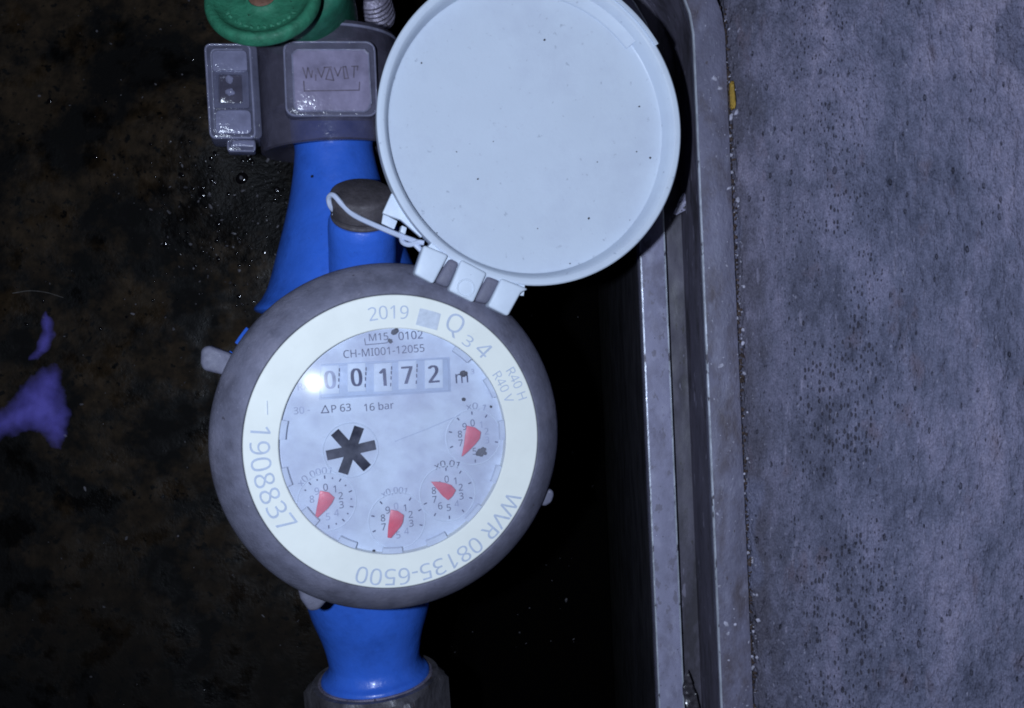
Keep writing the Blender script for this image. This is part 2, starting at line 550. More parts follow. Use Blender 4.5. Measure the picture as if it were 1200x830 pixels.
def concrete_mat():
    m, nt, P, out = nodes('cast_concrete')
    vec = coords(nt, (1.0, 0.42, 1.0), rot=math.radians(2))
    a = noise_n(nt, vec, 210, 5, 0.55)
    b = noise_n(nt, vec, 44, 8, 0.68)
    c = noise_n(nt, vec, 9, 6, 0.62)
    e = noise_n(nt, vec, 18, 5, 0.6)
    f = math_n(nt, 'ADD', math_n(nt, 'MULTIPLY', a, 0.42), math_n(nt, 'ADD', math_n(nt, 'MULTIPLY', b, 0.40), math_n(nt, 'MULTIPLY', c, 0.18)))
    col = ramp(nt, f, [(0.39, (0.095, 0.102, 0.16)), (0.47, (0.19, 0.195, 0.295)), (0.54, (0.275, 0.265, 0.395)), (0.62, (0.40, 0.365, 0.51))])
    geo = nt.nodes.new('ShaderNodeNewGeometry')
    gs = nt.nodes.new('ShaderNodeSeparateXYZ'); nt.links.new(geo.outputs['Position'], gs.inputs[0])
    wx = math_n(nt, 'ADD', math_n(nt, 'MULTIPLY', gs.outputs[0], 1 / S), math_n(nt, 'MULTIPLY', gs.outputs[1], 0.045 / S))
    # splashed dirt beside the steel rim fades out over the first few centimetres
    near = ramp(nt, math_n(nt, 'ADD', math_n(nt, 'MULTIPLY', wx, 1 / 1000.0), math_n(nt, 'MULTIPLY', math_n(nt, 'SUBTRACT', b, 0.5), 0.16)), [(0.325, 0.85), (0.36, 0.35), (0.47, 0)])
    col = mixc(nt, near, col, (0.10, 0.092, 0.125))
    # reddish stains
    col = mixc(nt, ramp(nt, noise_n(nt, vec, 28, 5), [(0.60, 0), (0.72, 0.55)]), col, (0.19, 0.145, 0.19))
    # thin dark and pale scratches left by the boards
    vst = coords(nt, (1.0, 0.16, 1.0), rot=math.radians(3))
    col = mixc(nt, ramp(nt, noise_n(nt, vst, 5, 3), [(0.64, 0), (0.72, 0.5)]), col, (0.10, 0.10, 0.15))
    col = mixc(nt, ramp(nt, noise_n(nt, vst, 7, 2), [(0.66, 0), (0.74, 0.5)]), col, (0.38, 0.36, 0.5))
    band = ramp(nt, math_n(nt, 'MULTIPLY', wx, 1 / 1000.0), [(0.355, 0), (0.40, 1), (0.46, 1), (0.54, 0.0)])
    wy = ramp(nt, math_n(nt, 'ADD', math_n(nt, 'MULTIPLY', gs.outputs[1], 0.001 / S), 0.5), [(0.60, 1), (0.75, 0.6)])
    band = math_n(nt, 'MULTIPLY', band, wy)
    # smooth grey skim left in a few places
    skim = ramp(nt, noise_n(nt, vec, 120, 2), [(0.63, 0), (0.66, 0.8)])
    col = mixc(nt, skim, col, (0.17, 0.175, 0.27))

    def holes(size, k, mask, seed):
        mpn = nt.nodes.new('ShaderNodeMapping'); mpn.inputs['Location'].default_value = (seed, seed * 2.3, 0)
        nt.links.new(vec, mpn.inputs['Vector'])
        vo = nt.nodes.new('ShaderNodeTexVoronoi'); vo.inputs['Scale'].default_value = 1 / size
        vo.voronoi_dimensions = '2D'
        nt.links.new(mpn.outputs[0], vo.inputs['Vector'])
        sp = nt.nodes.new('ShaderNodeSeparateColor'); nt.links.new(vo.outputs['Color'], sp.inputs[0])
        sz = ramp(nt, sp.outputs[0], [(0.35, 0.0), (1.0, k)])
        sz = math_n(nt, 'MULTIPLY', sz, mask)
        dd = math_n(nt, 'ADD', vo.outputs['Distance'], math_n(nt, 'MULTIPLY', math_n(nt, 'SUBTRACT', c, 0.5), 0.35))
        return ramp(nt, math_n(nt, 'SUBTRACT', sz, dd), [(0.0, 0), (0.07, 1)])
    patch = ramp(nt, noise_n(nt, vec, 105, 3), [(0.42, 0.0), (0.52, 1)])
    h1 = math_n(nt, 'MAXIMUM', holes(4.4, 0.42, math_n(nt, 'MULTIPLY', patch, band), 11), math_n(nt, 'MULTIPLY', holes(8.5, 0.30, ramp(nt, noise_n(nt, vec, 60, 3), [(0.56, 0), (0.66, 1)]), 83), 0.7))
    h2 = holes(17, 0.11, 1.0, 57)
    pits = math_n(nt, 'MAXIMUM', h1, math_n(nt, 'MULTIPLY', h2, 0.6))
    fleck = ramp(nt, noise_n(nt, vec, 5, 3), [(0.66, 0), (0.73, 0.6)])
    col = mixc(nt, fleck, col, (0.44, 0.43, 0.57))
    col = mixc(nt, math_n(nt, 'MULTIPLY', pits, 0.8), col, (0.045, 0.04, 0.055))
    grain = ramp(nt, noise_n(nt, coords(nt, (1, .7, 1)), 2.0, 2), [(0.32, 0.78), (0.5, 1.0), (0.68, 1.2)])
    col = mixc(nt, 1.0, col, grain, 'MULTIPLY')
    nt.links.new(col, P.inputs['Base Color'])
    P.inputs['Roughness'].default_value = 0.55
    P.inputs['Specular IOR Level'].default_value = 0.4
    hh = math_n(nt, 'ADD', math_n(nt, 'MULTIPLY', c, 1.0), math_n(nt, 'MULTIPLY', e, 1.6))
    n1 = bump_n(nt, hh, 1.0, 7.5)
    n2 = nt.nodes.new('ShaderNodeBump'); n2.invert = True
    n2.inputs['Strength'].default_value = 0.9; n2.inputs['Distance'].default_value = 3.0 * S
    nt.links.new(pits, n2.inputs['Height']); nt.links.new(n1, n2.inputs['Normal'])
    nt.links.new(n2.outputs[0], P.inputs['Normal'])
    return m


M_conc = concrete_mat()

# ================================================================== SETTING



def floor_z(x, y):
    v = Vector((x, y, 0))
    k = max(0.0, min(1.0, (x + 330) / 260.0)); k = k * k * (3 - 2 * k)
    mound = 50 * math.exp(-((x + 592) ** 2 + (y - 387) ** 2) / (2 * 110.0 ** 2))
    return ZF - 420 * k + mound + 12 * noise.noise(v / 190.0) + 3 * noise.noise(v / 50.0 + Vector((9, 3, 1))) + 1.2 * noise.noise(v / 18.0)


bm = bmesh.new()
NX, NY = 190, 190
x0, x1, y0, y1 = -2000, 330, -1500, 1500
gv = [[bm.verts.new((x0 + (x1 - x0) * i / NX, y0 + (y1 - y0) * j / NY, 0)) for i in range(NX + 1)] for j in range(NY + 1)]
for row in gv:
    for v in row: v.co.z = floor_z(v.co.x, v.co.y)
for j in range(NY):
    for i in range(NX):
        bm.faces.new((gv[j][i], gv[j][i + 1], gv[j + 1][i + 1], gv[j + 1][i]))
tag(obj('ground', bm, M_floor, angle=180), kind='structure')

# direction of the steel edge, and a sweep along it
pA, pB = at(827, 400, -190), at(845, 830, -190)
DIR = (pA - pB).normalized()            # towards the top of the picture
SIDE = Vector((DIR.y, -DIR.x, 0))       # to the right
YREF = 615


def edge_x(px, z):
    """signed distance to the right of the reference line for a profile corner seen at px on row YREF"""
    return (at(px, YREF, z) - at(836, YREF, -190)).dot(SIDE)


REF = at(836, YREF, -190)


def bend(t):
    """the frame turns its rounded corner just past the top of the picture"""
    a = (REF + DIR * t).y
    k = max(0.0, a - 440.0)
    return -0.0035 * k * k if k < 170 else -101.0 - 1.2 * (k - 170)


TS = [-1100, -700, -330, -150, 0, 200, 400, 560, 640, 680, 710, 740, 770, 800, 830, 860]


def sweep(prof, bv=0, ts=TS, wob=0.0):
    """closed profile [(side, z)] swept along the steel edge"""
    bm = bmesh.new(); rings = []
    for t in ts:
        rings.append([bm.verts.new(REF + DIR * t + SIDE * (s + bend(t) + wob * noise.noise(Vector((t / 90, s, 0)))) + Vector((0, 0, z - REF.z))) for s, z in prof])
    n = len(prof)
    for A, B in zip(rings[:-1], rings[1:]):
        for i in range(n):
            bm.faces.new((A[i], A[(i + 1) % n], B[(i + 1) % n], B[i]))
    bm.faces.new(rings[0]); bm.faces.new(list(reversed(rings[-1])))
    if bv: bevel(bm, bv, 2, 40)
    return bm


ZR, ZL, ZC = -190, -300, -328
sL, sR = edge_x(763.5, ZL), edge_x(793, ZL)
sRo = edge_x(874, ZR)
steel = thing('steel_frame', REF + Vector((0, 0, ZF - REF.z)), 'dull grey steel angle frame along the edge of the concrete', 'frame')
obj('rim', sweep([(0, ZR), (sRo, ZR), (sRo, ZR - 22), (7, ZR - 22), (7, ZR - 20), (0, ZR - 20)], 2.0), M_steel, steel)
obj('worn_lit_edge', sweep([(-0.5, ZR - 4), (-0.5, ZR + 0.1), (0.2, ZR + 0.8), (2.2, ZR + 0.8), (2.2, ZR - 3)], 0), M_edge, steel)  # pale strip draws the highlight along the rim's worn edge
obj('worn_lit_edge', sweep([(sR - 2, ZL - 3), (sR - 2, ZL + 0.7), (sR + 0.3, ZL + 0.4), (sR + 0.4, ZL - 3)], 0), M_edge, steel)
obj('worn_lit_edge', sweep([(sL - 0.5, ZL - 3), (sL - 0.4, ZL + 0.5), (sL + 1.8, ZL + 0.7), (sL + 1.8, ZL - 3)], 0), M_edge, steel)
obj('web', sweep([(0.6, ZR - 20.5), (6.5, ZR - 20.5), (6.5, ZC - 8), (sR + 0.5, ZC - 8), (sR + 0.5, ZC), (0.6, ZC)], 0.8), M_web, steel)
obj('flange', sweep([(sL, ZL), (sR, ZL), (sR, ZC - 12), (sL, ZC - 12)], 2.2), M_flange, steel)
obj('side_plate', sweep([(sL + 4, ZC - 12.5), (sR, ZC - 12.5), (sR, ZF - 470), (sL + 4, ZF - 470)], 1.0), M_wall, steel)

# concrete to the right of the rim, rising away from it
c0 = sRo - 1.0
RISE = math.tan(math.radians(20))
bm = bmesh.new()
NA, NB = 230, 380
rows = []
for j in range(NB + 1):
    t = -1100 + 2100 * j / NB
    row = []
    for i in range(NA + 1):
        s = 620 * (i / NA) ** 1.25
        edge = 3.0 * noise.noise(Vector((t / 28.0, 2, 0))) + 1.6 * noise.noise(Vector((t / 8.0, 7, 0)))
        p = REF + DIR * t + SIDE * (c0 + s + (edge + 4) * max(0, 1 - s / 40))
        q = Vector((p.x / 60, p.y / 110, 0))
        z = -199 + RISE * s + 2.4 * noise.noise(q) + 1.3 * noise.noise(q * 3.1) + 1.0 * noise.noise(q * 6.3) * (0.4 + 1.2 * max(0, noise.noise(q * .5 + Vector((3, 1, 0))) + .3))
        z -= 7 * max(0, 1 - s / 9.0)
        p.z = z
        row.append(bm.verts.new(p))
    rows.append(row)
for j in range(NB):
    for i in range(NA):
        bm.faces.new((rows[j][i], rows[j][i + 1], rows[j + 1][i + 1], rows[j + 1][i]))
ext = [r[0] for r in rows]
low = [bm.verts.new(v.co + Vector((0, 0, -70))) for v in ext]
for j in range(NB):
    bm.faces.new((ext[j], ext[j + 1], low[j + 1], low[j]))
tag(obj('concrete_pavement', bm, M_conc, angle=70), kind='structure')

# ================================================================== WATER METER
HB = -420
meter = thing('water_meter', M(0, 0, HB), 'blue water meter with round dial and its pale lid flipped open', 'water meter')

# ---- blue brass body: cup under the dial and the two pipe necks
UA, HA = -26, -245                       # pipe axis in meter axes


def neck_frame(x, y, h):                 # h runs along v
    return M(UA + x, h, HA + y)


def half(px, py):
    u, v = loc(px, py, HA)
    return abs(u - UA), v


vb = loc(434, 812, HA)[1]
body = obj('body', lathe([(0, -30), (206, -48), (208, -62), (200, -70), (192, -110), (188, -300), (172, -340), (120, -356), (0, -358)], lambda x, y, h: M(x + (-8 if h < -100 else 0), y, h), 96), M_blue, meter)
top_prof = [(60, half(300, 380)[1]), (half(300, 366)[0], half(300, 366)[1]), (half(308, 348)[0], half(308, 348)[1]), (half(317, 325)[0], half(317, 325)[1]), (half(338, 238)[0], half(338, 238)[1]),
            (half(346, 180)[0] + 1, half(346, 180)[1]), (58, half(347, 163)[1]), (57, half(347, 120)[1]), (0, half(347, 120)[1])]
v775 = loc(434, 775, HA)[1]; v720 = loc(434, 715, HA)[1]
bot_prof = [(100, -150), (92, v720 + 40), (half(364, 717)[0], v720), (72, (v720 + v775) / 2), (66, v775 + 8), (66.5, v775 - 3), (71, v775 - 12), (77, v775 - 17), (78.5, v775 - 22), (76, v775 - 26), (0, v775 - 26)]


def dense(prof, n=6):
    out = []
    E = [prof[0]] + prof + [prof[-1]]
    for i in range(1, len(E) - 2):
        for k in range(n):
            t = k / n
            q = []
            for d in (0, 1):
                a, b, c, e = E[i - 1][d], E[i][d], E[i + 1][d], E[i + 2][d]
                q.append(0.5 * (2 * b + (c - a) * t + (2 * a - 5 * b + 4 * c - e) * t * t + (3 * b - a - 3 * c + e) * t ** 3))
            out.append((max(q[0], 0), q[1]))
    return out + [prof[-1]]


obj('inlet_neck', lathe(dense(top_prof[:-2]) + top_prof[-2:], neck_frame, 72), M_blue, body)
obj('outlet_neck', lathe(dense(bot_prof[:-1]) + bot_prof[-1:], neck_frame, 72), M_blue, body)
for (a, b) in ((137.5, 143.5), (146.5, 150.5)):
    obj('flange_lug', lathe([(190, -70), (212, -70), (216, -74), (216, -90), (190, -92)], lambda x, y, h: M(x, y, h), 6, True, math.radians(a), math.radians(b)), M_blue, body)

# boss with its corroded screw plug
ax = (EY * math.sin(math.radians(55)) + EN * math.cos(math.radians(55))).normalized()
ctop = mp(424, 225, -78)
bf = axis_frame(ctop, ax, EX)
obj('boss', lathe([(0, -190), (44, -190), (43, -50), (42, -40), (40, -36), (36, -35), (0, -35)], bf, 48), M_blue, body)
plug = obj('screw_plug', lathe([(38, -36), (39, -33), (37.5, -31), (37.5, -28), (39, -26), (39.5, -5), (38, -1.5), (35, 0.5), (0, 1.5)], bf, 40), M_cap, meter)
tag(plug, 'corroded brown screw plug on the blue boss')

for px, py, rr in ((405, 748, 2.0), (436, 751, 2.6), (408, 766, 1.8), (462, 742, 1.2), (366, 205, 1.5), (372, 280, 1.6), (450, 760, 1.0)):
    b_ = bmesh.new()
    u_, v_ = loc(px, py, HA + 70)
    r_ = 72 if py > 500 else half(338, 238)[0]
    hh_ = HA + math.sqrt(max(0, r_ ** 2 - (u_ - UA) ** 2))
    blob(b_, M(u_, v_, hh_ - 1.0), rr, rr * 1.2, rr, 0.6, 2)
    obj('dirt_speck', b_, M_dirt, body)

# ---- rubber bezel
BZ = [(201, -78), (211, -74), (212.5, -60), (212, -44), (210, -36), (205.5, -27), (200, -20), (192, -10), (184, -3), (178, 0.5), (174.5, 1.5), (173.2, 0), (173, -10), (178, -30)]
bezel = obj('bezel', lathe(BZ, M, 144, True), M_bezel, meter)
tabs = [([(234.7, 426), (235.5, 409), (244, 405), (272, 415), (276, 431), (266, 441), (237.8, 434)], -48),
        ([(347, 684), (352, 703), (362, 718), (374, 716.5), (383, 706), (386, 692)], -50),
        ([(632, 592), (638, 574), (648, 574), (650, 580), (647, 589), (640, 594)], -44)]
for (q, h), bv_ in zip(tabs, (4.5, 8.0, 5.0)):
    obj('lug', mprism(q, h, h - 26, bv_, 4), M_bezel, bezel)

# ---- printed ring
ring = obj('dial_ring', lathe([(172.6, -12), (172.6, -0.6), (171.6, 0.2), (134.6, -2.6), (133.6, -3.6), (133.4, -16)], M, 144), M_ring, meter)


def ring_h(r): return -2.6 + (r - 134.6) / 37.0 * 2.8 + 0.35


def rot_to_meter(px, py):
    u, v = loc(px, py, -1)
    return math.degrees(math.atan2(v, u)), math.hypot(u, v)


def ring_text(name, s, p, span, height, outward, label=None):
    a, r = rot_to_meter(*p)
    bm = bmesh.new()
    arc_text(bm, s, 0, r, a, span, height, outward)
    for v in bm.verts:
        q = v.co - ORG
        rr = math.hypot(q.dot(EX), q.dot(EY))
        v.co = v.co + EN * ring_h(rr)
    return obj(name, bm, M_inkring, ring, smooth=False, recalc=False)


def mid(p, q):
    a, r = rot_to_meter(*p); b, s = rot_to_meter(*q)
    if a < 0 and b > 90: a += 360
    if b < 0 and a > 90: b += 360
    return (a + b) / 2, (r + s) / 2, abs(a - b)


def ring_text2(name, s, p, q, height, outward):
    """from the centre of the first letter to the centre of the last"""
    a, r, sp = mid(p, q)
    sp *= len(s) / (len(s) - 1.0) * 0.99
    bm = bmesh.new()
    arc_text(bm, s, 0, r, a, sp, height, outward)
    for v in bm.verts:
        d = v.co - ORG
        v.co = v.co + EN * ring_h(math.hypot(d.dot(EX), d.dot(EY)))
    return obj(name, bm, M_inkring, ring, smooth=False, recalc=False)


ring_text2('year_print', '2019', (437.5, 368), (473, 366), 15.5, True)
ring_text('flow_print', 'Q', (533.5, 379), 7.6, 22, True)
ring_text('flow_print', '3', (548.6, 400), 4.2, 13.5, True)
ring_text('flow_print', '4', (567, 410), 6.2, 19, True)
ring_text2('ratio_print', 'R40 H', (598, 436), (612.5, 464), 11, True)
ring_text2('ratio_print', 'R40 V', (583.5, 440), (596, 468), 11, True)
ring_text2('serial_number', '1908837', (306, 508), (334, 613), 22, False)
ring_text2('supplier_print', 'WVR 08135-6500', (602, 586), (424.7, 672), 19, True)
# plain grey patch where the printed code square sits
a, r = rot_to_meter(503, 370.5)
u, v = loc(503, 370.5, -1)
ca, sa = math.cos(math.radians(a - 90)), math.sin(math.radians(a - 90))
bm = bmesh.new()
fan(bm, [M(u + ca * x - sa * y, v + sa * x + ca * y, ring_h(r) + 0.15) for x, y in ((-13, -14), (13, -14), (13, 14), (-13, 14))])
obj('code_patch', bm, M_patch, ring, smooth=False)
bm = bmesh.new()
stroke(bm, [(313, 470), (313.5, 486)], 0.4, 0.8)
obj('scratch', bm, M_inkring, ring, smooth=False)

# ---- dial under the glass
HP = -15.0
dial = obj('dial_plate', lathe([(0, HP), (137, HP), (137, HP - 6), (0, HP - 6)], M, 96), M_plate, meter)
T = HP + 0.5
R4 = 0.0                                  # print lies square to the meter axes


def c4(x, y): return 330 + x / 4.4444, 380 + y / 4.4444
def c5(x, y): return 330 + x / 4.4444, 500 + y / 4.4444


def print_(name, items, mat=M_ink):
    bm = bmesh.new()
    for s, p, hgt, w in items: flat_text(bm, s, p[0], p[1], T, hgt, R4, w)
    return obj(name, bm, mat, dial, smooth=False, recalc=False)


print_('approval_print', [('CH-MI001-12055', c4(535, 140), 9.0, 0.98)])
print_('class_print', [('0102', c4(672, 58), 9.5, 1.0), ('M15', c4(505, 66), 8.5, 1.0)], M_ink)
bm = bmesh.new()
stroke(bm, [c4(432, 75), c4(437, 108), c4(545, 98), c4(575, 80)], T, 0.9)
obj('class_box', bm, M_ink, dial, smooth=False)
print_('pressure_print', [('P 63', c4(310, 437), 8.6, 1.0), ('16 bar', c4(507, 428), 8.6, 1.0)])
bm = bmesh.new()
stroke(bm, [c4(208, 462), c4(227, 424), c4(246, 460), c4(206, 462.5)], T, 1.1)
obj('delta_mark', bm, M_ink, dial, smooth=False)
print_('side_print', [('30 -', c4(105, 448), 8.0, 1.0), ('Rx', c4(110, 325), 8.0, 1.0)], M_inkfade)
print_('unit_print', [('m', c4(938, 274), 15, 0.95)], M_ink)
print_('unit_print', [('3', c4(995, 247), 6.0, 1.0)], M_inkfade)

# number window and wheels
win = [c4(205, 210), c4(875, 172), c4(882, 352), c4(195, 393)]
obj('counter_frame', mprism(win, HP + 1.6, HP - 2, 0.8), M_frame, dial)
bm = bmesh.new()
inner = [c4(212, 220), c4(866, 181), c4(872, 345), c4(205, 384), c4(212, 220)]
stroke(bm, inner, HP + 1.9, 0.8)
obj('counter_outline', bm, M_line, dial, smooth=False)
digs = [('0', 252, 290), ('0', 390, 277), ('1', 527, 277), ('7', 655, 265), ('2', 792, 260)]
for s, x, y in digs:
    q = [c4(x - 48, y - 72), c4(x + 48, y - 77), c4(x + 50, y + 72), c4(x - 46, y + 77)]
    w = obj('number_wheel', mprism(q, HP + 2.6, HP, 0.7), M_wheelw, dial)
    bm = bmesh.new()
    px, py = c4(x, y)
    flat_text(bm, s, px, py, HP + 3.1, 20.5, R4, 0.86)
    flat_b = bmesh.new()
    # heavier stroke: the same numeral twice, a hair apart
    flat_text(bm, s, px + 0.9, py, HP + 3.15, 20.5, R4, 0.86)
    flat_text(bm, s, px - 0.9, py, HP + 3.2, 20.5, R4, 0.86)
    flat_b.free()
    obj('numeral', bm, M_ink if x > 300 else M_inkfade, dial, smooth=False, recalc=False)
for x, y in ((298, 290), (437, 285), (570, 280), (703, 268)):
    bm = bmesh.new()
    for k in (-52, -28, 0, 34):
        stroke(bm, [c4(x - k * .05, y + k - 7), c4(x - k * .05, y + k + 8)], HP + 3.0, 1.3)
    obj('wheel_teeth', bm, M_ink, dial, smooth=False)


# the four small pointers' scales
def small_dial(cx, cy, nums, ticks, faded, r=17.4, rt=27.5):
    u0, v0 = loc(cx, cy, T)
    tb, fb, kb = bmesh.new(), bmesh.new(), bmesh.new()
    for n in nums:
        a = math.radians(90 - 36 * n)
        x, y = 600, 415
        p = M(u0 + r * math.cos(a), v0 + r * math.sin(a), T)
        k = D / (D - p.z)
        flat_text(fb if n in faded else tb, str(n), 600 + p.x * k, 415 - p.y * k, T, 8.2, 0, 0.95)
    for n in ticks:
        a = math.radians(90 - 36 * n)
        d = Vector((math.cos(a), math.sin(a))); e = Vector((-d.y, d.x)) * 0.75
        l = 4.0 if n == int(n) else 2.0
        p, q = Vector((u0, v0)) + d * rt, Vector((u0, v0)) + d * (rt + l)
        fan(kb, [M(*(p - e), T), M(*(q - e), T), M(*(q + e), T), M(*(p + e), T)])
    if len(tb.verts): obj('scale_numerals', tb, M_ink, dial, smooth=False, recalc=False)
    if len(fb.verts): obj('scale_numerals', fb, M_inkfade, dial, smooth=False, recalc=False)
    obj('scale_ticks', kb, M_ink, dial, smooth=False, recalc=False)
    # rim of the little well
    rb = lathe([(33, T - .4), (34, T + .3), (35, T - .4)], lambda x, y, h: M(u0 + x, v0 + y, h), 48)
    obj('scale_rim', rb, M_wheelw, dial)


half_ticks = [i * 0.5 for i in range(20)]
small_dial(*c5(235, 393), [0, 1, 2, 3, 4, 5, 8, 9], [t for t in half_ticks if t < 5.2 or t > 8], {4, 5, 8, 9})
small_dial(*c5(602, 490), [0, 1, 2, 3, 4, 5, 7, 8, 9], [1, 2, 3, 7, 8, 9], {0, 4, 5})
small_dial(*c5(865, 348), [0, 1, 2, 3, 4, 5, 6, 7, 8], [0, 1, 2, 3, 4, 5, 6, 7], {4})
small_dial(*c5(1000, 55), [0, 1, 2, 3, 5, 7, 8, 9], [0, 1, 7, 8, 9, 5, 3], {1, 2, 3})
ptrs = [[(200, 335), (245, 343), (276, 370), (262, 400), (240, 428), (172, 490), (182, 430), (190, 390)],
        [(568, 434), (605, 440), (637, 462), (632, 500), (620, 522), (570, 582), (552, 580), (556, 520), (562, 480)],
        [(778, 288), (815, 288), (855, 295), (885, 306), (908, 332), (892, 362), (868, 385), (838, 362), (812, 330)],
        [(965, -4), (1005, 4), (1038, 28), (1033, 62), (1012, 90), (966, 136), (938, 158), (950, 100), (956, 50)]]
for q in ptrs:
    obj('pointer', mprism([c5(x, y) for x, y in q], HP + 5.5, HP + 3.0, 0.6), M_red, dial)
lab = [('x0,0001', c5(232, 400), 38.5, 108, 62, M_inkfade), ('x0,001', c5(602, 490), 36.5, 92, 48, M_inkfade),
       ('x0,01', c5(865, 348), 36.5, 88, 48, M_ink), ('x0,1', c5(1000, 55), 38.0, 82, 36, M_inkfade)]
for s, p, r, mida, sp, mm in lab:
    bm = bmesh.new()
    arc_text(bm, s, T, r, mida, sp, 7.8, True, loc(p[0], p[1], T))
    obj('scale_factor', bm, mm, dial, smooth=False, recalc=False)

# six-armed leak star in its well
su, sv = loc(*c5(360, 121), HP)
obj('star_well', lathe([(31, T - .4), (32, T + .5), (33, T - .4)], lambda x, y, h: M(su + x, sv + y, h), 60), M_wheelw, dial)
st = bmesh.new()
pts = []
for k in range(6):
    a = math.radians(6.5 + 60 * k)
    d = Vector((math.cos(a), math.sin(a))); e = Vector((-d.y, d.x))
    for r, w in ((9.5, 5.2), (28.5, 5.6), (28.5, -5.6), (9.5, -5.2)):
        if r == 9.5 and w == -5.2: pass
        pts.append((a, Vector((su, sv)) + d * r - e * w))
star = prism([M(p.x, p.y, HP + 4.5) for _, p in pts], [M(p.x, p.y, HP + 1.2) for _, p in pts])
bmesh.ops.remove_doubles(star, verts=star.verts, dist=0.6)
obj('star_wheel', star, M_black, dial, smooth=False)
# hair-thin scratch across the face
bm = bmesh.new(); stroke(bm, [c4(590, 611), c4(760, 545), c4(930, 472)], T, 0.7)
obj('hairline', bm, M_line, dial, smooth=False)
# dirt stuck inside
for p, rx, ry in ((c5(1037, 132), 4.6, 6.8), (c4(948, 258), 3.9, 3.9), (c4(590, 38), 5.2, 3.0), (c4(948, 392), 2.2, 2.4), (c4(1090, 430), 1.6, 1.6), (c4(565, 88), 2.2, 3), (c5(1060, 140), 2, 2), (c5(820, 296), 2.6, 2.2), (c5(480, 648), 1.8, 1.6)):
    bm = bmesh.new(); q = mp(p[0], p[1], HP + 1.5)
    blob(bm, q, rx, ry, 1.6, 0.4, 3)
    obj('dirt_speck', bm, M_dirt, dial)

# teeth of the register holder along the ring's inner edge
for k in range(-3, 8):
    a = -20 - 24 * k - 4
    w = 5.2 + random.uniform(-.5, .5)
    q0 = 125.5 + random.uniform(-1, 1.5)
    prof = [(q0, HP + 6), (q0 + 1, HP + 9.5), (133.0, HP + 10.5), (133.0, HP + 6)]
    obj('tooth', lathe(prof, M, 6, True, math.radians(a - w), math.radians(a + w)), M_plate, ring)

# domed cover glass
RG = 900.0
gp = []
for i in range(15):
    r = 133.0 * i / 14
    gp.append((r, -1.5 + (math.sqrt(RG * RG - r * r) - math.sqrt(RG * RG - 133.0 ** 2))))
obj('cover_glass', lathe(gp, M, 96), M_glass, meter)

# ---- the open lid
HL = 0.0
lu, lv = loc(628, 149, HL)


def lf(x, y, h): return M(lu + x, lv + y, h + HL)


LP = [(0, -24), (172, -24), (174.5, -22.5), (177.5, -10), (181, -1.5), (183, 0), (188.5, 0.6), (190.2, -0.8), (190.6, -4), (189, -26), (184, -31), (0, -31)]
lid = obj('lid', lathe(LP, lf, 160), M_lid, meter)
tag(lid, 'pale blue-grey round lid lying open above the dial')
# grip along the rim, split from it by a fine slot
obj('grip', lathe([(187.2, -3), (187.2, 3.4), (188.4, 3.8), (192.0, 3.2), (193, 1.5), (192.8, -9), (191.2, -9)], lf, 40, True, math.radians(31), math.radians(76)), M_hinge, lid)
obj('grip_step', lathe([(165, -24.5), (166, -21), (172, -16.5), (177, -13), (181.5, -12), (181, -24.5)], lf, 40, True, math.radians(37), math.radians(76)), M_lid, lid)

# hinge: three lid straps between two bezel lugs
hk = [[(497, 287), (526, 299), (508, 333), (485.5, 321)], [(541, 304), (571, 320), (555, 355), (526, 340.5)], [(588, 326), (620, 339), (611, 343), (595.5, 371), (572, 359)]]
for q in hk:
    obj('hinge_strap', mprism(q, 6, -16, 3.2, 3), M_hinge, lid)
obj('hinge_web', lathe([(185, -12), (185, -2.2), (196, -2.0), (203, -4), (203, -22), (189.5, -24)], lf, 24, True, math.radians(224), math.radians(262)), M_hinge, lid)
hu, hv = loc(545.7, 337.6, 6)
obj('moulding_mark', lathe([(8.6, 5.8), (9.2, 6.7), (10.6, 6.7), (11.2, 5.8)], lambda x, y, h: M(hu + x, hv + y, h), 32), M_hinge, lid)
for (a, b) in (((512, 325), (531, 306)), ((559, 348), (577, 329))):
    pass
lug2 = [([(526.5, 302), (539.5, 307), (525.5, 338), (509.5, 331)]), ([(571.5, 322), (587.5, 329), (571.5, 357), (556, 353)])]
for q in lug2:
    obj('hinge_lug', mprism(q, 1.5, -22, 5, 3), M_bezel, bezel)
# ear with the hole for the seal wire
obj('seal_ear', mprism([(459, 226), (448, 250), (470, 258), (494, 279), (500, 262), (478, 240)], -20, -30, 1.5), M_hinge, lid)
obj('seal_ear', mprism([(449, 250.5), (447, 262), (462, 269), (466, 259)], -31, -36, 1.0), M_hinge, lid)
obj('ear_post', mprism([(471, 264), (477, 267), (475, 275), (469, 272)], -16, -34, 1.2), M_hinge, lid)
# crumbs of dirt on the lid
for x, y in ((494, 74), (638, 47), (749, 125), (746, 178), (762, 185), (690, 256), (630, 268), (535, 178), (578, 166), (512, 273), (738, 258), (700, 190), (560, 210), (668, 309)):
    bm = bmesh.new(); q = mp(x, y, HL - 23.5)
    rr = random.uniform(0.7, 1.5)
    blob(bm, q, rr, rr * random.uniform(.7, 1.3), 0.7, 0.5, 1)
    obj('dirt_speck', bm, M_dirt, lid)

